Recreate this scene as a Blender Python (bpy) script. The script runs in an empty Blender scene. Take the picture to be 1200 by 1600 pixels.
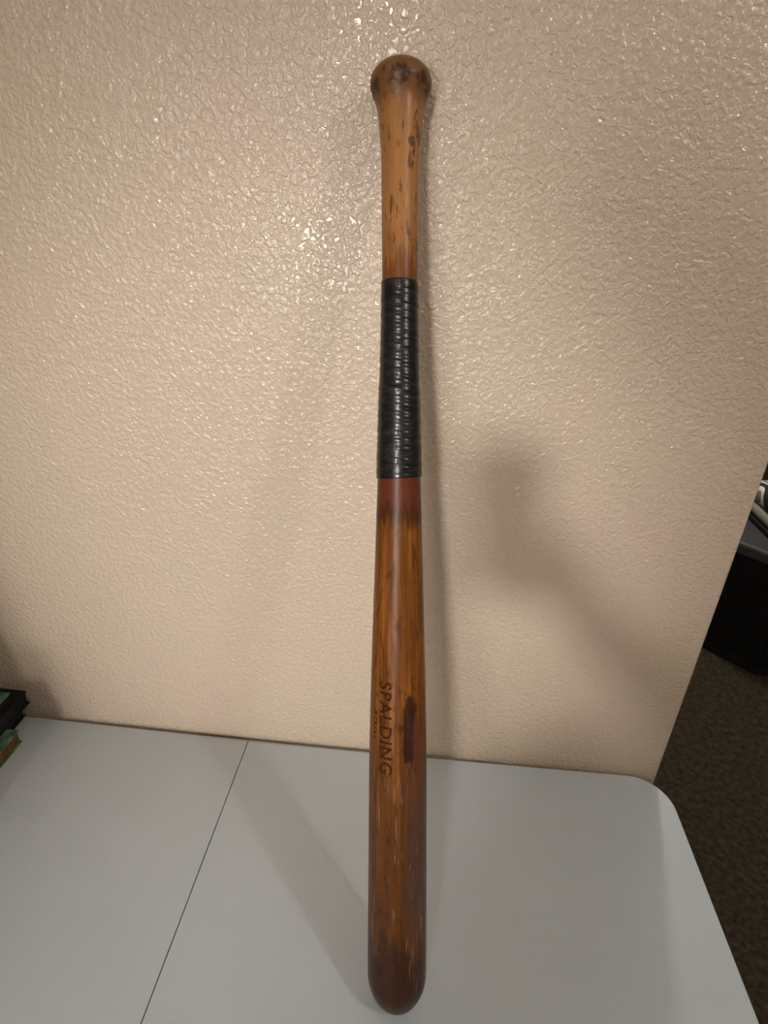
import bpy, bmesh, math, random
from mathutils import Vector, Matrix

random.seed(7)
scene = bpy.context.scene
C = scene.collection
T = 0.735                                   # height of the table top above the floor

# ------------------------------------------------------------------ camera
cam_d = bpy.data.cameras.new('camera')
cam = bpy.data.objects.new('camera', cam_d)
C.objects.link(cam)
cam_d.sensor_fit = 'VERTICAL'
cam_d.sensor_height = 24.0
cam_d.lens = 24.0 * 903.96 / 1600.0
cam_d.clip_start = 0.01
CAM = Vector((0.0, -0.6077, 0.7050 + T))
FW = Vector((-0.0710065, 0.8881524, -0.45403016))
RT = Vector((0.99494244, 0.09548437, 0.03118139))
UP = Vector((-0.07104661, 0.44951979, 0.89044053))
m3 = Matrix((RT, UP, -FW)).transposed()
cam.matrix_world = Matrix.Translation(CAM) @ m3.to_4x4()
scene.camera = cam

# ------------------------------------------------------------------ world, exposure
w = bpy.data.worlds.new('world')
scene.world = w
w.use_nodes = True
w.node_tree.nodes['Background'].inputs[0].default_value = (0.02, 0.018, 0.015, 1)
w.node_tree.nodes['Background'].inputs[1].default_value = 0.3
scene.view_settings.view_transform = 'Standard'
scene.view_settings.look = 'None'
scene.view_settings.exposure = 0.0
scene.view_settings.gamma = 1.0
scene.view_settings.use_curve_mapping = False

LAMP_MAIN = (-0.43, -2.90, T + 1.57)        # ceiling spotlight behind the photographer, aimed at the wall
LAMP_MAIN_AIM = (-0.15, 0.0, T + 0.34)
LAMP_MAIN_W = 235.0
LAMP_SIDE = (1.00, -0.95, T + 1.55)         # small globe, right of the table
LAMP_SIDE_E = 170.0
FILL_DRUM = (-0.62, -2.55, 1.30)             # unseen fill light added for soft ambient, built as a drum-shade floor lamp
FILL_DRUM_E = 22.0
LAMP_FAR = (0.78, 1.75, T + 1.35)          # pendant globe in the space behind the wall
LAMP_FAR_E = 150.0
LAMP_COL = (1.0, 0.975, 0.93)

# ------------------------------------------------------------------ helpers
def nt(name):
    m = bpy.data.materials.new(name)
    m.use_nodes = True
    n = m.node_tree.nodes
    return m, n, m.node_tree.links, n['Principled BSDF']

def simple(name, col, rough=0.5, spec=0.5, metal=0.0, noise=0.0, nscale=40.0, bump=0.0, bscale=200.0):
    m, n, l, p = nt(name)
    p.inputs['Roughness'].default_value = rough
    p.inputs['Specular IOR Level'].default_value = spec
    p.inputs['Metallic'].default_value = metal
    tc = n.new('ShaderNodeTexCoord')
    t = n.new('ShaderNodeTexNoise')
    t.inputs['Scale'].default_value = nscale
    t.inputs['Detail'].default_value = 4
    l.new(tc.outputs['Object'], t.inputs['Vector'])
    r = n.new('ShaderNodeValToRGB')
    k0, k1 = 1 - noise, 1 + noise
    r.color_ramp.elements[0].position = 0.3
    r.color_ramp.elements[1].position = 0.7
    r.color_ramp.elements[0].color = (col[0]*k0, col[1]*k0, col[2]*k0, 1)
    r.color_ramp.elements[1].color = (min(1, col[0]*k1), min(1, col[1]*k1), min(1, col[2]*k1), 1)
    l.new(t.outputs['Fac'], r.inputs['Fac'])
    l.new(r.outputs['Color'], p.inputs['Base Color'])
    if bump:
        b = n.new('ShaderNodeBump')
        b.inputs['Strength'].default_value = 1.0
        b.inputs['Distance'].default_value = bump
        t2 = n.new('ShaderNodeTexNoise')
        t2.inputs['Scale'].default_value = bscale
        t2.inputs['Detail'].default_value = 3
        l.new(tc.outputs['Object'], t2.inputs['Vector'])
        l.new(t2.outputs['Fac'], b.inputs['Height'])
        l.new(b.outputs['Normal'], p.inputs['Normal'])
    return m

def obj(name, bm, mat, parent=None, smooth=False, loc=None, recalc=True):
    me = bpy.data.meshes.new(name)
    if recalc:
        bmesh.ops.recalc_face_normals(bm, faces=bm.faces)
    bm.to_mesh(me)
    bm.free()
    if smooth:
        for f in me.polygons:
            f.use_smooth = True
    me.materials.append(mat)
    o = bpy.data.objects.new(name, me)
    C.objects.link(o)
    if loc is not None:
        o.location = loc
    o.parent = parent
    return o

def tag(o, label, cat, group=None):
    o['label'] = label
    o['category'] = cat
    if group:
        o['group'] = group
    return o

def thing(name, label, cat, loc=(0, 0, 0), rotz=0, group=None):
    o = bpy.data.objects.new(name, None)
    C.objects.link(o)
    o.location = loc
    o.rotation_euler = (0, 0, rotz)
    return tag(o, label, cat, group)

def struct(o):
    o['kind'] = 'structure'
    return o

def bm_box(x0, x1, y0, y1, z0, z1, bevel=0.0, seg=2, bm=None):
    nb = bmesh.new()
    bmesh.ops.create_cube(nb, size=1)
    for v in nb.verts:
        v.co = Vector(((x0+x1)/2 + v.co.x*(x1-x0), (y0+y1)/2 + v.co.y*(y1-y0), (z0+z1)/2 + v.co.z*(z1-z0)))
    if bevel:
        bmesh.ops.bevel(nb, geom=list(nb.edges), offset=bevel, segments=seg, profile=0.5, affect='EDGES')
    if bm is None:
        return nb
    me = bpy.data.meshes.new('tmp')
    nb.to_mesh(me)
    nb.free()
    bm.from_mesh(me)
    bpy.data.meshes.remove(me)
    return bm

def lathe(profile, seg=64, bm=None):
    """profile: list of (r, z) bottom to top; r==0 closes the end"""
    bm = bm or bmesh.new()
    rings = []
    for r, z in profile:
        if r < 1e-7:
            rings.append([bm.verts.new((0, 0, z))])
        else:
            rings.append([bm.verts.new((r*math.cos(2*math.pi*i/seg), r*math.sin(2*math.pi*i/seg), z)) for i in range(seg)])
    for a, b in zip(rings, rings[1:]):
        for i in range(seg):
            j = (i+1) % seg
            if len(a) == 1:
                bm.faces.new((a[0], b[j], b[i]))
            elif len(b) == 1:
                bm.faces.new((a[i], a[j], b[0]))
            else:
                bm.faces.new((a[i], a[j], b[j], b[i]))
    return bm

def tube(pts, rad, seg=12, bm=None, closed_ends=True):
    bm = bm or bmesh.new()
    pts = [Vector(p) for p in pts]
    rads = rad if isinstance(rad, (list, tuple)) else [rad]*len(pts)
    rings = []
    prev = None
    for i, p in enumerate(pts):
        t = (pts[min(i+1, len(pts)-1)] - pts[max(i-1, 0)]).normalized()
        if prev is None:
            a = t.orthogonal().normalized()
        else:
            a = (prev - prev.dot(t)*t).normalized()
        prev = a
        b = t.cross(a)
        rings.append([bm.verts.new(p + rads[i]*(math.cos(2*math.pi*k/seg)*a + math.sin(2*math.pi*k/seg)*b)) for k in range(seg)])
    for r0, r1 in zip(rings, rings[1:]):
        for k in range(seg):
            j = (k+1) % seg
            bm.faces.new((r0[k], r0[j], r1[j], r1[k]))
    if closed_ends:
        bm.faces.new(rings[0][::-1])
        bm.faces.new(rings[-1])
    return bm

def prism(outline, z0, z1, bevel=0.0, seg=3):
    bm = bmesh.new()
    lo = [bm.verts.new((x, y, z0)) for x, y in outline]
    hi = [bm.verts.new((x, y, z1)) for x, y in outline]
    bm.faces.new(lo[::-1])
    top = bm.faces.new(hi)
    n = len(lo)
    for i in range(n):
        j = (i+1) % n
        bm.faces.new((lo[i], lo[j], hi[j], hi[i]))
    if bevel:
        bmesh.ops.bevel(bm, geom=list(top.edges), offset=bevel, segments=seg, profile=0.5, affect='EDGES')
    return bm

# ------------------------------------------------------------------ materials of the setting
def wall_material():
    m, n, l, p = nt('beige_knockdown_paint')
    p.inputs['Roughness'].default_value = 0.15
    p.inputs['Specular IOR Level'].default_value = 0.5
    tc = n.new('ShaderNodeTexCoord')
    # slow colour variation of the paint
    t = n.new('ShaderNodeTexNoise')
    t.inputs['Scale'].default_value = 5.0
    t.inputs['Detail'].default_value = 2.0
    l.new(tc.outputs['Object'], t.inputs['Vector'])
    r = n.new('ShaderNodeValToRGB')
    r.color_ramp.elements[0].position = 0.35
    r.color_ramp.elements[1].position = 0.65
    r.color_ramp.elements[0].color = (0.600, 0.492, 0.375, 1)
    r.color_ramp.elements[1].color = (0.620, 0.490, 0.388, 1)
    l.new(t.outputs['Fac'], r.inputs['Fac'])
    l.new(r.outputs['Color'], p.inputs['Base Color'])
    # knockdown relief: flattened splats with worm-like rims, plus a fine roller stipple
    wv = n.new('ShaderNodeTexNoise')
    wv.inputs['Scale'].default_value = 185.0
    wv.inputs['Detail'].default_value = 2.0
    wv.inputs['Roughness'].default_value = 0.5
    wv.inputs['Distortion'].default_value = 0.5
    l.new(tc.outputs['Object'], wv.inputs['Vector'])
    mr = n.new('ShaderNodeMapRange')
    mr.interpolation_type = 'SMOOTHSTEP'
    mr.inputs['From Min'].default_value = 0.34
    mr.inputs['From Max'].default_value = 0.68
    l.new(wv.outputs['Fac'], mr.inputs['Value'])
    st = n.new('ShaderNodeTexNoise')
    st.inputs['Scale'].default_value = 60.0
    st.inputs['Detail'].default_value = 2.0
    l.new(tc.outputs['Object'], st.inputs['Vector'])
    ma = n.new('ShaderNodeMath')
    ma.operation = 'MULTIPLY_ADD'
    ma.inputs[1].default_value = 0.12
    l.new(st.outputs['Fac'], ma.inputs[0])
    l.new(mr.outputs['Result'], ma.inputs[2])
    b = n.new('ShaderNodeBump')
    b.inputs['Strength'].default_value = 0.65
    b.inputs['Distance'].default_value = 0.0013
    l.new(ma.outputs[0], b.inputs['Height'])
    l.new(b.outputs['Normal'], p.inputs['Normal'])
    return m

def carpet_material():
    m, n, l, p = nt('brown_carpet')
    p.inputs['Roughness'].default_value = 1.0
    p.inputs['Specular IOR Level'].default_value = 0.05
    tc = n.new('ShaderNodeTexCoord')
    t = n.new('ShaderNodeTexNoise')
    t.inputs['Scale'].default_value = 60.0
    t.inputs['Detail'].default_value = 6.0
    t.inputs['Roughness'].default_value = 0.7
    l.new(tc.outputs['Object'], t.inputs['Vector'])
    r = n.new('ShaderNodeValToRGB')
    r.color_ramp.elements[0].position = 0.32
    r.color_ramp.elements[1].position = 0.72
    r.color_ramp.elements[0].color = (0.034, 0.026, 0.015, 1)
    r.color_ramp.elements[1].color = (0.105, 0.084, 0.060, 1)
    l.new(t.outputs['Fac'], r.inputs['Fac'])
    l.new(r.outputs['Color'], p.inputs['Base Color'])
    b = n.new('ShaderNodeBump')
    b.inputs['Strength'].default_value = 1.0
    b.inputs['Distance'].default_value = 0.012
    l.new(t.outputs['Fac'], b.inputs['Height'])
    l.new(b.outputs['Normal'], p.inputs['Normal'])
    return m

M_WALL = wall_material()
M_CARPET = carpet_material()
M_CEIL = simple('ceiling_paint', (0.72, 0.68, 0.60), 0.8, 0.2, noise=0.02, bump=0.002, bscale=60)
M_TRIM = simple('white_trim_paint', (0.72, 0.70, 0.66), 0.4, noise=0.02)
M_ROOM = simple('beige_room_paint', (0.60, 0.47, 0.34), 0.6, 0.3, noise=0.02, bump=0.001, bscale=90)

# ------------------------------------------------------------------ the setting
WX = 0.3598                                  # free end of the partition wall
H = 2.44
X0, X1, Y0, Y1 = -2.6, 3.4, -4.2, 4.0
bm = bm_box(X0, WX, 0.0, 0.12, 0.0, H)
vert = [e for e in bm.edges if all(abs(v.co.x - WX) < 1e-5 for v in e.verts) and abs(e.verts[0].co.z - e.verts[1].co.z) > 1]
bmesh.ops.bevel(bm, geom=vert, offset=0.004, segments=3, profile=0.5, affect='EDGES')
struct(obj('wall_back', bm, M_WALL))
struct(obj('floor', bm_box(X0-.1, X1+.1, Y0-.1, Y1+.1, -0.1, 0.0), M_CARPET))
struct(obj('ceiling', bm_box(X0-.1, X1+.1, Y0-.1, Y1+.1, H, H+0.1), M_CEIL))
struct(obj('wall_left', bm_box(X0-.1, X0, Y0, Y1, 0, H), M_ROOM))
struct(obj('wall_right', bm_box(X1, X1+.1, Y0, Y1, 0, H), M_ROOM))
struct(obj('wall_front', bm_box(X0-.1, X1+.1, Y0-.1, Y0, 0, H), M_ROOM))
struct(obj('wall_far', bm_box(X0-.1, X1+.1, Y1, Y1+.1, 0, H), M_ROOM))
bm = bm_box(X0, WX+0.012, -0.012, -0.0005, 0.001, 0.085, 0.003)
struct(obj('baseboard_back', bm, M_TRIM))
bm = bm_box(WX+0.0005, WX+0.012, 0.0, 0.12, 0.001, 0.085, 0.003)
struct(obj('baseboard_side', bm, M_TRIM))

# ------------------------------------------------------------------ lamps of the room and an added fill light
def emit(name, e):
    m, n, l, p = nt(name)
    p.inputs['Base Color'].default_value = (0.9, 0.88, 0.84, 1)
    p.inputs['Emission Color'].default_value = (*LAMP_COL, 1)
    p.inputs['Emission Strength'].default_value = e
    return m

def ceiling_light(loc, r, e, label, drop):
    t = thing('ceiling_light', label, 'light', (loc[0], loc[1], H))
    obj('base', lathe([(0, -0.03), (r*0.75, -0.03), (r*0.85, -0.02), (r*0.85, 0.0), (0, 0.0)], 40), M_TRIM, t, True)
    zc = loc[2] - H
    prof = []
    for i in range(13):
        a = -math.pi/2 + math.pi*i/12
        prof.append((r*math.cos(a) if 0 < i < 12 else 0, zc + drop*math.sin(a)))
    obj('shade', lathe(prof, 40), emit('lamp_shade_glow', e), t, True)
    obj('stem', tube([(0, 0, zc+drop*0.9), (0, 0, -0.02)], 0.008, 10), M_TRIM, t, True)
    return t

def spotlight():
    t = thing('ceiling_spotlight', 'white ceiling spotlight aimed at the wall behind the bat', 'light', (LAMP_MAIN[0], LAMP_MAIN[1], H))
    z = LAMP_MAIN[2] - H
    obj('base', lathe([(0, -0.025), (0.055, -0.025), (0.06, -0.02), (0.06, 0.0), (0, 0.0)], 32), M_TRIM, t, True)
    obj('stem', tube([(0, 0, -0.02), (0, -0.12, z + 0.05)], 0.008, 10), M_TRIM, t, True)
    d = (Vector(LAMP_MAIN_AIM) - Vector(LAMP_MAIN)).normalized()
    q = d.to_track_quat('-Z', 'Y')
    hd = obj('housing', lathe([(0.0, 0.115), (0.06, 0.11), (0.12, 0.06), (0.15, 0.005), (0.157, -0.03), (0.152, -0.03), (0.140, 0.015), (0.10, 0.07), (0, 0.09)], 40), M_TRIM, t, True)
    hd.location = (0, 0, z)
    hd.rotation_mode = 'QUATERNION'
    hd.rotation_quaternion = q
    ld = bpy.data.lights.new('spotlight_bulb', 'SPOT')
    ld.energy = LAMP_MAIN_W
    ld.color = LAMP_COL
    ld.spot_size = math.radians(21.5)
    ld.spot_blend = 1.0
    ld.shadow_soft_size = 0.14
    lo = bpy.data.objects.new('bulb', ld)
    C.objects.link(lo)
    lo.parent = t
    lo.location = Vector((0, 0, z)) + d*0.02
    lo.rotation_mode = 'QUATERNION'
    lo.rotation_quaternion = q
    return t
spotlight()

def fill_drum():
    t = thing('fill_light_drum', 'added fill light shaped as a drum-shade floor lamp behind the seated person', 'lamp', (FILL_DRUM[0], FILL_DRUM[1], 0))
    z = FILL_DRUM[2]
    obj('base', lathe([(0, 0.001), (0.14, 0.001), (0.14, 0.02), (0.02, 0.035), (0, 0.035)], 32), M_TRIM, t, True)
    obj('pole', tube([(0, 0, 0.03), (0, 0, z - 0.19)], 0.012, 12), M_TRIM, t, True)
    obj('shade', lathe([(0, z - 0.18), (0.25, z - 0.18), (0.22, z + 0.18), (0, z + 0.18)], 40), emit('fill_drum_glow', FILL_DRUM_E), t, False)
    return t
fill_drum()
ceiling_light(LAMP_SIDE, 0.05, LAMP_SIDE_E, 'small frosted globe ceiling light right of the table', 0.05)
ceiling_light(LAMP_FAR, 0.08, LAMP_FAR_E, 'frosted globe pendant light hanging in the space behind the wall', 0.07)

# ------------------------------------------------------------------ folding table
M_PLASTIC = simple('white_table_plastic', (0.560, 0.615, 0.665), 0.34, 0.5, noise=0.015, nscale=12, bump=0.00025, bscale=900)
M_STEEL = simple('grey_powder_coated_steel', (0.16, 0.16, 0.165), 0.45, 0.5, metal=0.3, noise=0.05)

def round_rect(x0, x1, y0, y1, radii, n=10):
    """radii order: x0y0, x1y0, x1y1, x0y1"""
    pts = []
    for (cx, cy, sx, sy, r, a0) in ((x0, y0, 1, 1, radii[0], 180), (x1, y0, -1, 1, radii[1], 270),
                                    (x1, y1, -1, -1, radii[2], 0), (x0, y1, 1, -1, radii[3], 90)):
        if r < 1e-6:
            pts.append((cx, cy))
            continue
        for i in range(n+1):
            a = math.radians(a0 + 90*i/n)
            pts.append((cx + sx*r + r*math.cos(a), cy + sy*r + r*math.sin(a)))
    return pts

SX, RX, LX = -0.2395, 0.3675, -0.8465
YB, YF = -0.0055, -0.6155
tb = thing('folding_table', 'white plastic folding table with rounded corners and a centre seam, pushed against wall', 'table', (SX, -0.31, 0))
def rel(bm, o):
    bmesh.ops.translate(bm, verts=bm.verts, vec=-Vector(o.location))
    return bm
R = 0.05
def panel(outline):
    bm = bmesh.new()
    # rolled outer edge: slightly raised lip then the flat top
    lo = [bm.verts.new((x, y, T-0.042)) for x, y in outline]
    hi = [bm.verts.new((x, y, T)) for x, y in outline]
    bm.faces.new(lo[::-1])
    top = bm.faces.new(hi)
    n = len(lo)
    for i in range(n):
        j = (i+1) % n
        bm.faces.new((lo[i], lo[j], hi[j], hi[i]))
    return bm, top
for x0, x1, rad in ((SX+0.0007, RX, (0, R, R, 0)), (LX, SX-0.0007, (R, 0, 0, R))):
    bm, top = panel(round_rect(x0, x1, YF, YB, rad))
    outer = [e for e in top.edges if not all(abs(v.co.x - SX) < 0.002 for v in e.verts)]
    inner = [e for e in top.edges if e not in outer]
    bmesh.ops.bevel(bm, geom=outer, offset=0.009, segments=6, profile=0.5, affect='EDGES')
    o = obj('tabletop_panel', rel(bm, tb), M_PLASTIC, tb, True)
    o.data.set_sharp_from_angle(angle=math.radians(40))
for sx in (-1, 1):
    cx = SX + sx*0.47
    bm = tube([(cx, -0.54, T-0.045), (cx, -0.57, 0.02), (cx, -0.57, 0.004)], 0.0125, 14)
    obj('leg', rel(bm, tb), M_STEEL, tb, True)
    bm = tube([(cx, -0.10, T-0.045), (cx, -0.07, 0.02), (cx, -0.07, 0.004)], 0.0125, 14)
    obj('leg', rel(bm, tb), M_STEEL, tb, True)
    bm = tube([(cx, -0.565, 0.16), (cx, -0.075, 0.16)], 0.010, 12)
    obj('crossbar', rel(bm, tb), M_STEEL, tb, True)
    bm = tube([(cx, -0.32, T-0.05), (cx, -0.32, 0.16)], 0.009, 12)
    obj('stretcher', rel(bm, tb), M_STEEL, tb, True)
    bm = tube([(cx - sx*0.004, -0.32, 0.50), (cx - sx*0.26, -0.32, T-0.05)], 0.007, 10)
    obj('brace', rel(bm, tb), M_STEEL, tb, True)
for yy in (-0.045, -0.575):
    bm = bm_box(LX+0.05, RX-0.05, yy-0.012, yy+0.012, T-0.060, T-0.0425, 0.002)
    obj('rail', rel(bm, tb), M_STEEL, tb)

# ------------------------------------------------------------------ baseball bat
BASE = Vector((0.00551219, -0.30801761, 0.0203 + T))
KNOB = Vector((-0.04572867, -0.0208, 0.8136357 + T))
D = (KNOB - BASE).normalized()
Xa = (Vector((1, 0, 0)) - D.x*D).normalized()
Ya = D.cross(Xa)
bat = thing('baseball_bat', 'worn brown wooden baseball bat with black grip tape leaning against the wall', 'baseball bat')
bat.matrix_world = Matrix.Translation(BASE) @ Matrix((Xa, Ya, D)).transposed().to_4x4()

PROFILE = [(-0.0208, 0.0), (-0.02045, 0.00227), (-0.01941, 0.00534), (-0.01769, 0.0087), (-0.01533, 0.01215), (-0.01237, 0.01554), (-0.00885, 0.01874), (-0.00484, 0.02164), (-0.0004, 0.02414), (0.00439, 0.02618), (0.00944, 0.02767), (0.01467, 0.02859), (0.02, 0.0289), (0.034, 0.0289), (0.07, 0.0287), (0.1026, 0.0284), (0.1698, 0.0278), (0.235, 0.0272), (0.2859, 0.0262), (0.3357, 0.0249), (0.3723, 0.0237), (0.4084, 0.0225), (0.4555, 0.0209), (0.5017, 0.0194), (0.53, 0.0186), (0.56, 0.0178), (0.592, 0.0169), (0.6239, 0.0161), (0.66, 0.0154), (0.6825, 0.0153), (0.7189, 0.0156), (0.7445, 0.0159), (0.7673, 0.0161), (0.7835, 0.0166), (0.7985, 0.0178), (0.8085, 0.0188), (0.8155, 0.0198), (0.8205, 0.0213), (0.8245, 0.0231), (0.829, 0.0248), (0.8332, 0.0254), (0.837, 0.0249), (0.8405, 0.0231), (0.844, 0.0199), (0.847, 0.0152), (0.849, 0.01), (0.8502, 0.005), (0.8506, 0.0)]

def rad(s):
    P = PROFILE
    if s <= P[0][0]:
        return 0.0
    for i in range(len(P)-1):
        if P[i][0] <= s <= P[i+1][0]:
            s0, r0 = P[max(i-1, 0)]; s1, r1 = P[i]; s2, r2 = P[i+1]; s3, r3 = P[min(i+2, len(P)-1)]
            h = s2 - s1
            m1 = (r2 - r0)/(s2 - s0) if i > 0 else (r2 - r1)/h
            m2 = (r3 - r1)/(s3 - s1) if i < len(P)-2 else (r2 - r1)/h
            t = (s - s1)/h
            return ((2*t**3 - 3*t*t + 1)*r1 + (t**3 - 2*t*t + t)*h*m1 + (-2*t**3 + 3*t*t)*r2 + (t**3 - t*t)*h*m2)
    return 0.0

def wood_material():
    m, n, l, p = nt('worn_varnished_wood')
    tc = n.new('ShaderNodeTexCoord')
    sep = n.new('ShaderNodeSeparateXYZ')
    l.new(tc.outputs['Object'], sep.inputs[0])
    def math_(op, a, b=None, c=None):
        q = n.new('ShaderNodeMath')
        q.operation = op
        for i, v in enumerate((a, b, c)):
            if v is None:
                continue
            if isinstance(v, (int, float)):
                q.inputs[i].default_value = v
            else:
                l.new(v, q.inputs[i])
        return q.outputs[0]
    def noise(scale, detail=4, rough=0.6, dist=0.0, seed=0.0):
        mp = n.new('ShaderNodeMapping')
        mp.inputs['Scale'].default_value = scale
        mp.inputs['Location'].default_value = (seed, seed*1.7, seed*0.6)
        l.new(tc.outputs['Object'], mp.inputs['Vector'])
        t = n.new('ShaderNodeTexNoise')
        t.inputs['Scale'].default_value = 1.0
        t.inputs['Detail'].default_value = detail
        t.inputs['Roughness'].default_value = rough
        t.inputs['Distortion'].default_value = dist
        l.new(mp.outputs[0], t.inputs['Vector'])
        return t.outputs['Fac']
    def smooth(v, a, b, lo=0.0, hi=1.0):
        q = n.new('ShaderNodeMapRange')
        q.interpolation_type = 'SMOOTHSTEP'
        l.new(v, q.inputs['Value'])
        q.inputs['From Min'].default_value = a
        q.inputs['From Max'].default_value = b
        q.inputs['To Min'].default_value = lo
        q.inputs['To Max'].default_value = hi
        return q.outputs[0]
    def mix(fac, a, b, mode='MIX'):
        q = n.new('ShaderNodeMix')
        q.data_type = 'RGBA'
        q.blend_type = mode
        if isinstance(fac, (int, float)):
            q.inputs[0].default_value = fac
        else:
            l.new(fac, q.inputs[0])
        for i, v in ((6, a), (7, b)):
            if isinstance(v, tuple):
                q.inputs[i].default_value = (*v, 1)
            else:
                l.new(v, q.inputs[i])
        return q.outputs[2]
    z = sep.outputs[2]
    ang = math_('ARCTAN2', sep.outputs[0], math_('MULTIPLY', sep.outputs[1], -1.0))     # 0 = front, + = right
    # base timber: honey brown with long grain
    g1 = noise((170, 170, 5), 5, 0.65, 0.3)
    g2 = noise((480, 480, 10), 3, 0.6, 0.0, 3.1)
    slow = noise((24, 24, 11), 3, 0.6, 0.4, 8.3)
    col = mix(smooth(g1, 0.36, 0.66), (0.130, 0.038, 0.0045), (0.265, 0.094, 0.018))
    col = mix(math_('MULTIPLY', smooth(g2, 0.46, 0.62), 0.68), col, (0.090, 0.026, 0.0042))
    col = mix(math_('MULTIPLY', smooth(slow, 0.42, 0.66), 0.60), col, (0.120, 0.038, 0.0062))
    # flame figure: contour lines of a slow field drawn out along the bat
    fl = noise((26, 26, 4.2), 2, 0.45, 0.3, 14.0)
    lines = math_('ABSOLUTE', math_('SUBTRACT', math_('FRACT', math_('MULTIPLY', fl, 13.0)), 0.5))
    brk = noise((90, 90, 22), 3, 0.6, 0.0, 21.0)
    fig = math_('MULTIPLY', smooth(lines, 0.16, 0.03), smooth(brk, 0.42, 0.58))
    col = mix(math_('MULTIPLY', fig, 0.62), col, (0.062, 0.017, 0.003))
    # lighter rubbed upper handle
    up = smooth(z, 0.66, 0.74)
    col = mix(math_('MULTIPLY', up, 0.60), col, (0.44, 0.205, 0.075))
    # dark blotches and ticks, elongated along the grain
    sp = noise((170, 170, 55), 3, 0.55, 0.5, 5.0)
    spots = smooth(sp, 0.585, 0.645)
    sp2 = noise((300, 300, 75), 2, 0.5, 0.3, 11.0)
    spots = math_('MAXIMUM', spots, math_('MULTIPLY', smooth(sp2, 0.62, 0.68), 0.8))
    clean = math_('MULTIPLY', smooth(z, 0.31, 0.35), smooth(z, 0.60, 0.50))
    spots = math_('MULTIPLY', spots, math_('SUBTRACT', 1.0, math_('MULTIPLY', clean, 0.6)))
    col = mix(math_('MULTIPLY', spots, 0.70), col, (0.040, 0.013, 0.0035))
    # ragged grey stain at right; low end dark from stain plus painted-in dim light
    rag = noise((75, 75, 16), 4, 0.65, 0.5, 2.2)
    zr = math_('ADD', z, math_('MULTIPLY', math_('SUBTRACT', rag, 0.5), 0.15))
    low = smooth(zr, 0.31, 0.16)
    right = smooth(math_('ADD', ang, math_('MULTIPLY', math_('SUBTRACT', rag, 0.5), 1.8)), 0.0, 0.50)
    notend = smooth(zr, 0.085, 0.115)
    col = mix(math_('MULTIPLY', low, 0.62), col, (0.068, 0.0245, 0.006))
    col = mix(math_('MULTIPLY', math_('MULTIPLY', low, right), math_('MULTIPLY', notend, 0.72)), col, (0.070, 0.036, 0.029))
    end = smooth(zr, 0.082, 0.050)
    col = mix(math_('MULTIPLY', end, 0.82), col, (0.036, 0.0125, 0.0075))
    # pale dents and scuffs on the barrel
    sc = noise((340, 340, 26), 2, 0.5, 0.6, 17.0)
    col = mix(math_('MULTIPLY', math_('MULTIPLY', smooth(sc, 0.63, 0.68), low), 0.50), col, (0.25, 0.15, 0.115))
    # reddish shellac rings above and below the tape, running into the grain
    fr = noise((260, 260, 14), 3, 0.6, 0.2, 6.4)
    zf = math_('ADD', z, math_('MULTIPLY', math_('SUBTRACT', fr, 0.5), 0.050))
    red = math_('MULTIPLY', smooth(zf, 0.476, 0.482), smooth(z, 0.60, 0.59))
    col = mix(math_('MULTIPLY', red, 0.88), col, (0.098, 0.023, 0.0115))
    rim = math_('MULTIPLY', smooth(zf, 0.466, 0.475), smooth(zf, 0.490, 0.478))
    col = mix(math_('MULTIPLY', rim, 0.70), col, (0.035, 0.008, 0.003))
    red2 = math_('MULTIPLY', smooth(zf, 0.696, 0.689), smooth(z, 0.60, 0.61))
    col = mix(math_('MULTIPLY', red2, 0.72), col, (0.135, 0.038, 0.0105))
    # knob: greyish-brown cap, blackened edge
    kz = math_('ADD', z, math_('MULTIPLY', math_('SUBTRACT', noise((130, 130, 100), 3, 0.65, 0.5, 4.0), 0.5), 0.030))
    kn = smooth(kz, 0.806, 0.820)
    col = mix(math_('MULTIPLY', kn, 0.78), col, (0.135, 0.060, 0.028))
    ring = math_('MULTIPLY', smooth(kz, 0.8200, 0.8245), smooth(kz, 0.8350, 0.8300))
    ringp = smooth(noise((110, 110, 60), 3, 0.6, 0.4, 31.0), 0.40, 0.58)
    col = mix(math_('MULTIPLY', math_('MULTIPLY', ring, ringp), 0.85), col, (0.034, 0.013, 0.006))
    # burnt oval smudge on the barrel
    rg2 = noise((190, 190, 95), 4, 0.7, 0.3, 9.0)
    dz = math_('DIVIDE', math_('SUBTRACT', z, 0.285), 0.0345)
    ac = math_('ADD', math_('MULTIPLY', math_('SUBTRACT', z, 0.285), 1.2), 0.465)
    da = math_('DIVIDE', math_('SUBTRACT', ang, ac), 0.255)
    e4 = math_('ADD', math_('POWER', math_('ABSOLUTE', dz), 4.0), math_('POWER', math_('ABSOLUTE', da), 2.0))
    e4 = math_('ADD', e4, math_('MULTIPLY', math_('SUBTRACT', rg2, 0.5), 2.4))
    col = mix(math_('MULTIPLY', smooth(e4, 1.10, 0.55), 0.88), col, (0.017, 0.0075, 0.0060))
    da2 = math_('DIVIDE', math_('SUBTRACT', ang, 0.70), 0.19)
    dz2 = math_('DIVIDE', math_('SUBTRACT', z, 0.275), 0.026)
    e5 = math_('ADD', math_('POWER', math_('ABSOLUTE', dz2), 2.0), math_('POWER', math_('ABSOLUTE', da2), 2.0))
    e5 = math_('ADD', e5, math_('MULTIPLY', math_('SUBTRACT', rg2, 0.5), 1.2))
    col = mix(math_('MULTIPLY', smooth(e5, 1.2, 0.3), 0.60), col, (0.085, 0.025, 0.030))
    l.new(col, p.inputs['Base Color'])
    rr = n.new('ShaderNodeMapRange')
    l.new(slow, rr.inputs['Value'])
    rr.inputs['To Min'].default_value = 0.26
    rr.inputs['To Max'].default_value = 0.42
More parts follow.
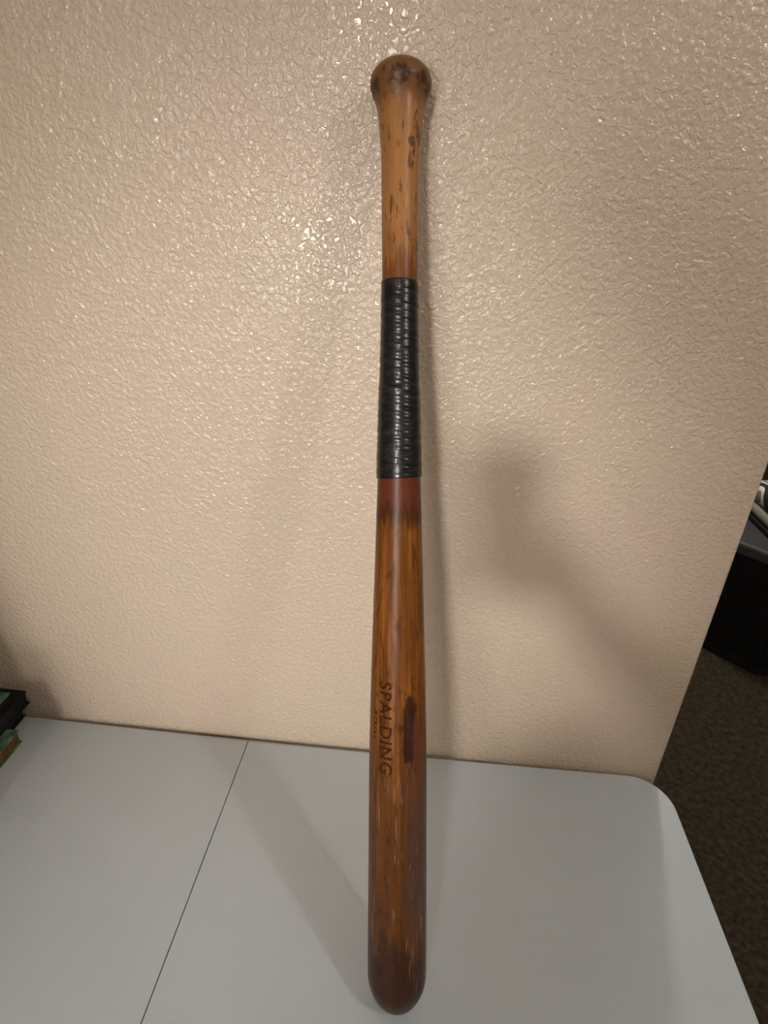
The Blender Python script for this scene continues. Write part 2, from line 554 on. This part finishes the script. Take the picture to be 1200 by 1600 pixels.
    l.new(rr.outputs[0], p.inputs['Roughness'])
    p.inputs['Specular IOR Level'].default_value = 0.22
    b = n.new('ShaderNodeBump')
    b.inputs['Strength'].default_value = 0.5
    b.inputs['Distance'].default_value = 0.0004
    hh = math_('SUBTRACT', math_('MULTIPLY', g1, 0.6), math_('MULTIPLY', spots, 0.5))
    l.new(hh, b.inputs['Height'])
    l.new(b.outputs['Normal'], p.inputs['Normal'])
    return m

M_WOOD = wood_material()

def bat_piece(name, s0, s1, step=0.0035, seg=96):
    n = max(2, int((s1 - s0)/step))
    ss = [s0 + (s1 - s0)*i/n for i in range(n+1)]
    # finer samples at rounded ends
    if s0 <= PROFILE[0][0]:
        ss = [s0 + (0.03*(1 - math.cos(math.pi/2*i/16))) for i in range(16)] + [s for s in ss if s > s0 + 0.03]
    if s1 >= PROFILE[-1][0]:
        ss = [s for s in ss if s < s1 - 0.02] + [s1 - 0.02*(1 - math.cos(math.pi/2*i/14)) for i in range(14, -1, -1)]
    bm = lathe([(max(rad(s), 0.0) if rad(s) > 2e-4 else 0.0, s) for s in ss], seg)
    o = obj(name, bm, M_WOOD, bat, True, recalc=False)
    nor = []
    for v in o.data.vertices:
        s = v.co.z
        e = 4e-4
        sl = (rad(min(s+e, PROFILE[-1][0])) - rad(max(s-e, PROFILE[0][0])))/(2*e)
        r = math.hypot(v.co.x, v.co.y)
        if r < 1e-6:
            nor.append((0, 0, 1 if s > 0.4 else -1))
        else:
            q = Vector((v.co.x/r, v.co.y/r, -sl)).normalized()
            nor.append(tuple(q))
    o.data.normals_split_custom_set_from_vertices(nor)
    return o

barrel = bat_piece('barrel', PROFILE[0][0], 0.56)
bat_piece('handle', 0.56, 0.8155)
knob = bat_piece('knob', 0.8155, PROFILE[-1][0], 0.0012)
knob['label'] = 'rounded dark-stained wooden knob'
barrel['label'] = 'scuffed wooden barrel with branded lettering'

def tape_material():
    m, n, l, p = nt('black_grip_tape')
    tc = n.new('ShaderNodeTexCoord')
    mp = n.new('ShaderNodeMapping')
    mp.inputs['Scale'].default_value = (70, 70, 260)
    l.new(tc.outputs['Object'], mp.inputs['Vector'])
    t = n.new('ShaderNodeTexNoise')
    t.inputs['Scale'].default_value = 1
    t.inputs['Detail'].default_value = 3
    l.new(mp.outputs[0], t.inputs['Vector'])
    r = n.new('ShaderNodeValToRGB')
    r.color_ramp.elements[0].position = 0.45
    r.color_ramp.elements[1].position = 0.78
    r.color_ramp.elements[0].color = (0.0050, 0.0046, 0.0050, 1)
    r.color_ramp.elements[1].color = (0.024, 0.021, 0.020, 1)
    l.new(t.outputs['Fac'], r.inputs['Fac'])
    l.new(r.outputs['Color'], p.inputs['Base Color'])
    p.inputs['Roughness'].default_value = 0.27
    p.inputs['Specular IOR Level'].default_value = 0.40
    b = n.new('ShaderNodeBump')
    b.inputs['Strength'].default_value = 0.8
    b.inputs['Distance'].default_value = 0.00035
    l.new(t.outputs['Fac'], b.inputs['Height'])
    l.new(b.outputs['Normal'], p.inputs['Normal'])
    return m

def grip_tape():
    s0, s1 = 0.5095, 0.6765
    pitch = 0.0123
    seg, rows = 96, 330
    rnd = [random.uniform(-1, 1) for _ in range(40)]
    bm = bmesh.new()
    rings = []
    for i in range(rows+1):
        q = i/rows
        ring = []
        for k in range(seg):
            a = 2*math.pi*k/seg
            s = s0 + (s1 - s0)*q + (0.0011*math.sin(a + 0.6) if q < 0.5 else 0.0007*math.sin(a + 2.0))*abs(1 - 2*q)
            u = (s - s0)/pitch + a/(2*math.pi)*0.999
            turn = int(math.floor(u))
            fr = u - turn
            lip = 0.00042*(1 + 0.6*rnd[turn % 40])*(1 - fr) * min(1.0, fr/0.06)          # overlapping wrap edge
            wave = 0.00005*math.sin(s*1900 + 2.2*math.sin(a*2)) + 0.00007*math.sin(s*850 + a*2)
            thick = 0.00075 + (0.00045 if 0.5095 < s < 0.5895 else 0.0)*min(1, max(0, (0.5895 - s)/0.0015))
            r = rad(s) + thick + lip + wave
            if i == 0 or i == rows:
                r = rad(s) - 0.0003
            ring.append(bm.verts.new((r*math.sin(a), -r*math.cos(a), s)))
        rings.append(ring)
    for a, b in zip(rings, rings[1:]):
        for k in range(seg):
            j = (k+1) % seg
            bm.faces.new((a[k], a[j], b[j], b[k]))
    o = obj('grip_tape', bm, tape_material(), bat, True)
    o['label'] = 'black spiral-wrapped grip tape'
    return o
grip_tape()

# --- branded lettering, wrapped onto the barrel
def brand_material():
    m, n, l, p = nt('burnt_brand')
    tc = n.new('ShaderNodeTexCoord')
    t = n.new('ShaderNodeTexNoise')
    t.inputs['Scale'].default_value = 330
    t.inputs['Detail'].default_value = 3
    l.new(tc.outputs['Object'], t.inputs['Vector'])
    r = n.new('ShaderNodeValToRGB')
    r.color_ramp.elements[0].position = 0.38
    r.color_ramp.elements[1].position = 0.70
    r.color_ramp.elements[0].color = (0.030, 0.0095, 0.0028, 1)
    r.color_ramp.elements[1].color = (0.070, 0.023, 0.0055, 1)
    l.new(t.outputs['Fac'], r.inputs['Fac'])
    l.new(r.outputs['Color'], p.inputs['Base Color'])
    p.inputs['Roughness'].default_value = 0.7
    p.inputs['Specular IOR Level'].default_value = 0.08
    return m
M_BRAND = brand_material()

def wrap(name, bm, a_c, slope, label):
    """bm in flat coordinates: x = distance along the bat downwards from s_top, y = arc length"""
    for v in bm.verts:
        s, arc = v.co.x, v.co.y
        a = a_c + slope*(s - 0.286) + arc/0.0265
        r = rad(s) + 0.00016
        v.co = Vector((r*math.sin(a), -r*math.cos(a), s))
    o = obj(name, bm, M_BRAND, barrel, True, recalc=False)
    o['label'] = label
    return o

def lettering():
    cu = bpy.data.curves.new('lettering_curve', 'FONT')
    cu.body = 'SPALDING'
    cu.size = 1.0
    cu.shear = 0.0
    cu.space_character = 1.12
    cu.offset = 0.012
    cu.resolution_u = 6
    to = bpy.data.objects.new('lettering_tmp', cu)
    C.objects.link(to)
    dg = bpy.context.evaluated_depsgraph_get()
    me = bpy.data.meshes.new_from_object(to.evaluated_get(dg))
    bpy.data.objects.remove(to)
    bm = bmesh.new()
    bm.from_mesh(me)
    bpy.data.meshes.remove(me)
    xs = [v.co.x for v in bm.verts]
    ys = [v.co.y for v in bm.verts]
    ax, bx, ay, by = min(xs), max(xs), min(ys), max(ys)
    for v in bm.verts:
        u = (v.co.x - ax)/(bx - ax)
        t = (v.co.y - ay)/(by - ay)
        v.co = Vector((0.3290 - 0.0860*u, (t - 0.5)*0.0124, 0))
    for k in range(1, 14):
        yy = -0.0062 + 0.0124*k/14
        bmesh.ops.bisect_plane(bm, geom=list(bm.verts)+list(bm.edges)+list(bm.faces), plane_co=(0, yy, 0), plane_no=(0, 1, 0))
    return wrap('lettering', bm, math.radians(-22.5), -0.55, 'dark branded lettering running down the barrel')
lettering()

def scrawl():
    bm = bmesh.new()
    strokes = [[(0.3010, -0.0015), (0.2975, 0.0020), (0.2950, 0.0006)], [(0.2990, 0.0022), (0.2960, -0.0020)],
               [(0.2930, -0.0025), (0.2920, 0.0022), (0.2895, 0.0020)], [(0.2900, -0.0024), (0.2860, 0.0020)],
               [(0.2890, 0.0022), (0.2850, -0.0018)], [(0.2835, -0.0020), (0.2825, 0.0020)],
               [(0.2790, 0.0018), (0.2800, -0.0004), (0.2775, 0.0002), (0.2782, -0.0022)], [(0.2755, 0.0015), (0.2738, -0.0010), (0.2720, 0.0012)]]
    for st in strokes:
        for (s0, a0), (s1, a1) in zip(st, st[1:]):
            d = Vector((s1 - s0, a1 - a0, 0)).normalized()
            nn = Vector((-d.y, d.x, 0))*0.00060
            N = 5
            prev = None
            for i in range(N+1):
                c = Vector((s0 + (s1-s0)*i/N, a0 + (a1-a0)*i/N, 0))
                cur = (bm.verts.new(c + nn), bm.verts.new(c - nn))
                if prev:
                    bm.faces.new((prev[0], prev[1], cur[1], cur[0]))
                prev = cur
    return wrap('script_mark', bm, math.radians(-49), 0.0, 'small dark worn script mark')
scrawl()

# ------------------------------------------------------------------ books at the left end of the table
def marbled(name, c0, c1, scale=60):
    m, n, l, p = nt(name)
    tc = n.new('ShaderNodeTexCoord')
    t = n.new('ShaderNodeTexNoise')
    t.inputs['Scale'].default_value = scale
    t.inputs['Detail'].default_value = 5
    t.inputs['Distortion'].default_value = 1.6
    l.new(tc.outputs['Object'], t.inputs['Vector'])
    r = n.new('ShaderNodeValToRGB')
    r.color_ramp.elements[0].position = 0.36
    r.color_ramp.elements[1].position = 0.66
    r.color_ramp.elements[0].color = (*c0, 1)
    r.color_ramp.elements[1].color = (*c1, 1)
    l.new(t.outputs['Fac'], r.inputs['Fac'])
    l.new(r.outputs['Color'], p.inputs['Base Color'])
    p.inputs['Roughness'].default_value = 0.45
    return m
M_GREEN = marbled('green_marbled_cover', (0.020, 0.080, 0.040), (0.16, 0.27, 0.19))
M_PAGES = simple('tan_page_edges', (0.14, 0.085, 0.032), 0.9, 0.1, noise=0.3, nscale=120)
M_BLACK = simple('black_cover', (0.010, 0.010, 0.009), 0.6, 0.3, noise=0.2)

def book(name, label, x0, x1, y0, y1, z0, z1, cover, pages, group=None, cv=0.003, inset=0.002, back=None):
    ox, oy = (x0+x1)/2, (y0+y1)/2
    t = thing(name, label, 'book', (ox, oy, z0), 0, group)
    def r_(bm):
        bmesh.ops.translate(bm, verts=bm.verts, vec=(-ox, -oy, -z0))
        return bm
    obj('back_cover', r_(bm_box(x0, x1, y0, y1, z0, z0+cv, 0.0008)), back or cover, t)
    obj('front_cover', r_(bm_box(x0, x1, y0, y1, z1-cv, z1, 0.0008)), cover, t)
    obj('spine', r_(bm_box(x0, x0+cv, y0, y1, z0+cv, z1-cv)), cover, t)
    obj('page_block', r_(bm_box(x0+cv, x1-inset, y0+inset, y1-inset, z0+cv, z1-cv)), pages, t)
    return t

book('green_book', 'green marbled book lying flat on the table at its left end, lowest of the stack',
     -0.745, -0.5665, -0.188, -0.0530, T+0.0003, T+0.0230, M_GREEN, M_PAGES, cv=0.002)
book('dark_book', 'small dark book on the table between the green book and the wall',
     -0.745, -0.5925, -0.0515, -0.0070, T+0.0003, T+0.0228, M_BLACK, M_BLACK)
book('black_book', 'black book on top of the green book, its end touching the wall',
     -0.760, -0.5835, -0.186, -0.0015, T+0.0233, T+0.0480, M_BLACK, M_BLACK)
book('top_green_book', 'green marbled book with black edges lying on top of the black book',
     -0.765, -0.5900, -0.184, -0.0230, T+0.0483, T+0.0640, M_GREEN, M_BLACK, back=M_BLACK)
# taller things just outside the left edge of the frame
bx_ = thing('storage_box', 'dark storage box on the table nearer the camera than the book stack', 'box', (-0.64, -0.30, T+0.0003))
obj('body', bm_box(-0.11, 0.107, -0.10, 0.105, 0, 0.139, 0.004), M_BLACK, bx_)
obj('lid', bm_box(-0.11, 0.099, -0.10, 0.103, 0.1393, 0.175, 0.010, 4), M_BLACK, bx_)
vz = thing('vase', 'dark tapered vase standing on the storage box', 'vase', (-0.662, -0.30, T+0.1756))
obj('body', lathe([(0, 0), (0.082, 0), (0.090, 0.01), (0.085, 0.09), (0.072, 0.16), (0.055, 0.24), (0.048, 0.24), (0.065, 0.155), (0.078, 0.03), (0, 0.012)], 40), M_BLACK, vz, True)
obj('rim', lathe([(0.048, 0.239), (0.056, 0.239), (0.058, 0.244), (0.055, 0.249), (0.048, 0.247)], 40), M_BLACK, vz, True)

# ------------------------------------------------------------------ ottoman with folded blanket beyond the wall end
M_VINYL = simple('black_vinyl', (0.0075, 0.0075, 0.0085), 0.5, 0.3, noise=0.15, bump=0.0004, bscale=500)
M_VINYL_TOP = simple('charcoal_vinyl', (0.060, 0.060, 0.064), 0.5, 0.3, noise=0.1, bump=0.0004, bscale=500)
ot = thing('ottoman', 'black eight-sided ottoman standing on the carpet beyond the wall end', 'ottoman', (1.333, 1.362, 0))
def octagon(ap):
    r = ap/math.cos(math.pi/8)
    return [(r*math.cos(math.pi/8 + k*math.pi/4), r*math.sin(math.pi/8 + k*math.pi/4)) for k in range(8)]
obj('base', prism(octagon(0.2414), 0.001, 0.035), M_BLACK, ot)
O1 = octagon(0.235)
obj('core', prism(octagon(0.222), 0.035, 0.43), M_BLACK, ot)
for k in range(8):
    a, b = Vector((*O1[k], 0)), Vector((*O1[(k+1) % 8], 0))
    mid = (a + b)/2
    t_ = (b - a).normalized()
    nrm = Vector((mid.x, mid.y, 0)).normalized()
    bm = bm_box(-(b-a).length/2 + 0.003, (b-a).length/2 - 0.003, -0.014, 0.0, 0.037, 0.428, 0.004)
    bmesh.ops.transform(bm, verts=bm.verts, matrix=Matrix(((t_.x, nrm.x, 0, mid.x), (t_.y, nrm.y, 0, mid.y), (0, 0, 1, 0), (0, 0, 0, 1))))
    obj('side_panel', bm, M_VINYL, ot)
obj('seat_cushion', prism(octagon(0.2414), 0.430, 0.470, 0.014, 4), M_VINYL_TOP, ot, False)

def pattern_material():
    m, n, l, p = nt('black_white_patterned_cloth')
    tc = n.new('ShaderNodeTexCoord')
    wv = n.new('ShaderNodeTexWave')
    wv.inputs['Scale'].default_value = 5.0
    wv.inputs['Distortion'].default_value = 5.0
    wv.inputs['Detail'].default_value = 1.0
    wv.inputs['Detail Scale'].default_value = 2.0
    l.new(tc.outputs['Object'], wv.inputs['Vector'])
    r = n.new('ShaderNodeValToRGB')
    r.color_ramp.interpolation = 'CONSTANT'
    r.color_ramp.elements[0].color = (0.015, 0.014, 0.017, 1)
    r.color_ramp.elements[1].position = 0.30
    r.color_ramp.elements[1].color = (0.76, 0.75, 0.68, 1)
    e = r.color_ramp.elements.new(0.88)
    e.color = (0.25, 0.24, 0.20, 1)
    l.new(wv.outputs['Color'], r.inputs['Fac'])
    l.new(r.outputs['Color'], p.inputs['Base Color'])
    p.inputs['Roughness'].default_value = 0.9
    return m
bl = thing('blanket', 'folded black and white patterned blanket lying on the black ottoman', 'blanket', (1.36, 1.42, 0.4702))
M_PAT = pattern_material()
M_TAUPE = simple('taupe_cloth', (0.30, 0.29, 0.24), 0.95, 0.1, noise=0.1)
obj('lower_fold', bm_box(-0.15, 0.16, -0.13, 0.13, 0.0, 0.022, 0.009, 4), M_BLACK, bl, True)
obj('middle_fold', bm_box(-0.148, 0.16, -0.128, 0.13, 0.0224, 0.060, 0.016, 4), M_TAUPE, bl, True)
obj('upper_fold', bm_box(-0.14, 0.155, -0.12, 0.125, 0.0604, 0.130, 0.028, 5), M_PAT, bl, True)

# ------------------------------------------------------------------ the photographer, seated at the table behind the lens
PF = Matrix.Translation(CAM) @ Matrix((RT, UP, FW)).transposed().to_4x4()     # right, up, forward at the lens
M_PHONE = simple('black_phone_glass', (0.012, 0.012, 0.014), 0.2, 0.5, noise=0.02)
M_SCREEN = simple('dim_phone_screen', (0.03, 0.03, 0.032), 0.12, 0.5, noise=0.02)
ph = thing('phone', 'black phone held upright in the photographer\'s right hand', 'phone')
ph.matrix_world = PF
obj('body', bm_box(-0.062, 0.015, -0.132, 0.015, -0.0125, -0.0045, 0.003, 3), M_PHONE, ph, recalc=True)
obj('screen', bm_box(-0.059, 0.012, -0.129, 0.012, -0.0131, -0.0126), M_SCREEN, ph)
bm = bm_box(-0.0165, 0.0125, -0.0165, 0.0125, -0.0046, -0.0033, 0.0005)
obj('camera_bump', bm, M_PHONE, ph)

M_SKIN = simple('skin', (0.42, 0.24, 0.16), 0.5, 0.4, noise=0.06)
M_SHIRT = simple('dark_shirt', (0.035, 0.038, 0.05), 0.9, 0.1, noise=0.1)
M_JEANS = simple('blue_jeans', (0.03, 0.045, 0.085), 0.9, 0.1, noise=0.15)
M_HAIR = simple('brown_hair', (0.035, 0.02, 0.012), 0.6, 0.3, noise=0.3, nscale=200)
M_CHAIR = simple('chair_wood', (0.16, 0.085, 0.04), 0.5, 0.4, noise=0.2)

def ellipsoid(bm, c, r, seg=20):
    g = bmesh.ops.create_uvsphere(bm, u_segments=seg, v_segments=seg//2, radius=1.0)
    for v in g['verts']:
        v.co = Vector((c[0] + v.co.x*r[0], c[1] + v.co.y*r[1], c[2] + v.co.z*r[2]))

def limb(bm, pts, rads):
    tube(pts, rads, 16, bm)
    for p, r in zip(pts, rads):
        ellipsoid(bm, p, (r, r, r), 14)

def person_mesh():
    bm = bmesh.new()
    L = lambda u, v, w_: tuple(PF @ Vector((u, v, w_)))
    # trunk, neck, head
    limb(bm, [(0.0, -1.10, 0.59), (0.0, -1.115, 0.72), (0.0, -1.11, 0.90), (0.0, -1.10, 1.00)], [0.135, 0.125, 0.13, 0.10])
    ellipsoid(bm, (0, -1.10, 0.558), (0.175, 0.125, 0.10))
    ellipsoid(bm, (0, -1.105, 0.93), (0.165, 0.105, 0.12))
    limb(bm, [(0.0, -1.10, 1.00), (0.0, -1.085, 1.12)], [0.060, 0.052])
    ellipsoid(bm, (0.0, -1.065, 1.215), (0.074, 0.092, 0.112))
    ellipsoid(bm, (0.0, -1.020, 1.165), (0.045, 0.050, 0.050))
    ellipsoid(bm, (0.0, -0.972, 1.200), (0.013, 0.018, 0.022))          # nose
    for sx in (-1, 1):
        ellipsoid(bm, (sx*0.076, -1.075, 1.205), (0.010, 0.020, 0.030))   # ears
        limb(bm, [(sx*0.10, -1.08, 0.54), (sx*0.12, -0.88, 0.545), (sx*0.12, -0.66, 0.52)], [0.085, 0.078, 0.058])
        limb(bm, [(sx*0.12, -0.66, 0.52), (sx*0.12, -0.69, 0.32), (sx*0.12, -0.70, 0.09)], [0.056, 0.055, 0.036])
        limb(bm, [(sx*0.12, -0.71, 0.045), (sx*0.12, -0.60, 0.040), (sx*0.125, -0.52, 0.034)], [0.042, 0.040, 0.032])
        limb(bm, [(sx*0.10, -1.10, 1.00), (sx*0.17, -1.09, 1.01)], [0.065, 0.060])
    # left arm resting on the thigh
    limb(bm, [(-0.17, -1.09, 1.01), (-0.225, -1.08, 0.76)], [0.055, 0.043])
    limb(bm, [(-0.225, -1.08, 0.76), (-0.155, -0.90, 0.655)], [0.043, 0.028])
    limb(bm, [(-0.155, -0.90, 0.655), (-0.135, -0.83, 0.638)], [0.028, 0.026])
    for k in range(4):
        x = -0.170 + 0.021*k
        limb(bm, [(x*0.97, -0.835, 0.640), (x, -0.795, 0.634), (x, -0.765 + 0.004*abs(k-1.5), 0.618)], [0.010, 0.0088, 0.0075])
    limb(bm, [(-0.118, -0.875, 0.648), (-0.090, -0.845, 0.636), (-0.080, -0.815, 0.626)], [0.012, 0.010, 0.0085])
    # right arm raised, hand closed round the side of the phone
    wrist = L(0.060, -0.178, -0.052)
    limb(bm, [(0.17, -1.09, 1.01), (0.25, -0.93, 1.235)], [0.055, 0.043])
    limb(bm, [(0.25, -0.93, 1.235), wrist], [0.043, 0.027])
    limb(bm, [wrist, L(0.040, -0.128, -0.024)], [0.027, 0.022])
    limb(bm, [L(0.034, -0.090, -0.014), L(0.036, -0.136, -0.016)], [0.013, 0.015])
    for k, (v, ln) in enumerate(((-0.078, 0.048), (-0.0985, 0.054), (-0.1190, 0.050), (-0.1390, 0.040))):
        limb(bm, [L(0.033, v, -0.012), L(0.022, v, 0.0036), L(0.022 - ln*0.55, v + 0.002, 0.0040), L(0.022 - ln, v + 0.003, 0.0034)],
             [0.0098, 0.0082, 0.0078, 0.0070])
    limb(bm, [L(0.042, -0.128, -0.030), L(0.026, -0.098, -0.0265), L(0.004, -0.074, -0.0215)], [0.013, 0.0105, 0.0085])
    return bm

pr = thing('person', 'seated person in dark shirt and blue jeans holding up a phone', 'person', (0.0, -1.08, 0.0))
bm = person_mesh()
bmesh.ops.translate(bm, verts=bm.verts, vec=(0, 1.08, 0))
body = obj('body', bm, M_SKIN, pr, True)
md = body.modifiers.new('fuse', 'REMESH')
md.mode = 'VOXEL'
md.voxel_size = 0.0038
md.use_smooth_shade = True
sm = body.modifiers.new('soften', 'SMOOTH')
sm.factor = 0.5
sm.iterations = 3
dg = bpy.context.evaluated_depsgraph_get()
me = bpy.data.meshes.new_from_object(body.evaluated_get(dg))
body.modifiers.clear()
body.data = me
me.materials.clear()
for m_ in (M_SKIN, M_SHIRT, M_JEANS, M_CHAIR):
    me.materials.append(m_)
for f in me.polygons:
    c = f.center
    y = c.y - 1.08
    f.use_smooth = True
    if c.z < 0.075:
        f.material_index = 3
    elif c.z < 0.635 and not (c.x < -0.07 and y > -0.92 and c.z > 0.615):
        f.material_index = 2
    elif c.z < 1.045 and not (y > -0.95 and c.x < 0):
        f.material_index = 1
    elif c.x > 0.10 and (c.z < 1.16 or c.x > 0.19):
        f.material_index = 1
hb = bmesh.new()
ellipsoid(hb, (0.0, -1.082 + 1.08, 1.232), (0.083, 0.098, 0.112), 32)
bmesh.ops.bisect_plane(hb, geom=list(hb.verts)+list(hb.edges)+list(hb.faces), plane_co=(0, 0.0, 1.215), plane_no=(0, 0.75, -0.66), clear_outer=True)
obj('hair', hb, M_HAIR, pr, True)
for sx in (-1, 1):
    eb = bmesh.new()
    ellipsoid(eb, (sx*0.030, -0.984 + 1.08, 1.222), (0.011, 0.008, 0.007), 16)
    obj('eye', eb, M_PHONE, pr, True)

ch = thing('chair', 'plain wooden chair that the seated person sits on', 'chair', (0.0, -1.10, 0.0))
obj('seat', bm_box(-0.21, 0.21, -0.20, 0.20, 0.415, 0.437, 0.008), M_CHAIR, ch)
obj('backrest', bm_box(-0.20, 0.20, -0.232, -0.210, 0.60, 0.86, 0.008), M_CHAIR, ch)
for sx in (-1, 1):
    obj('leg', bm_box(sx*0.18-0.018, sx*0.18+0.018, 0.155, 0.19, 0.001, 0.415, 0.004), M_CHAIR, ch)
    obj('leg', bm_box(sx*0.18-0.018, sx*0.18+0.018, -0.235, -0.2005, 0.001, 0.86, 0.004), M_CHAIR, ch)
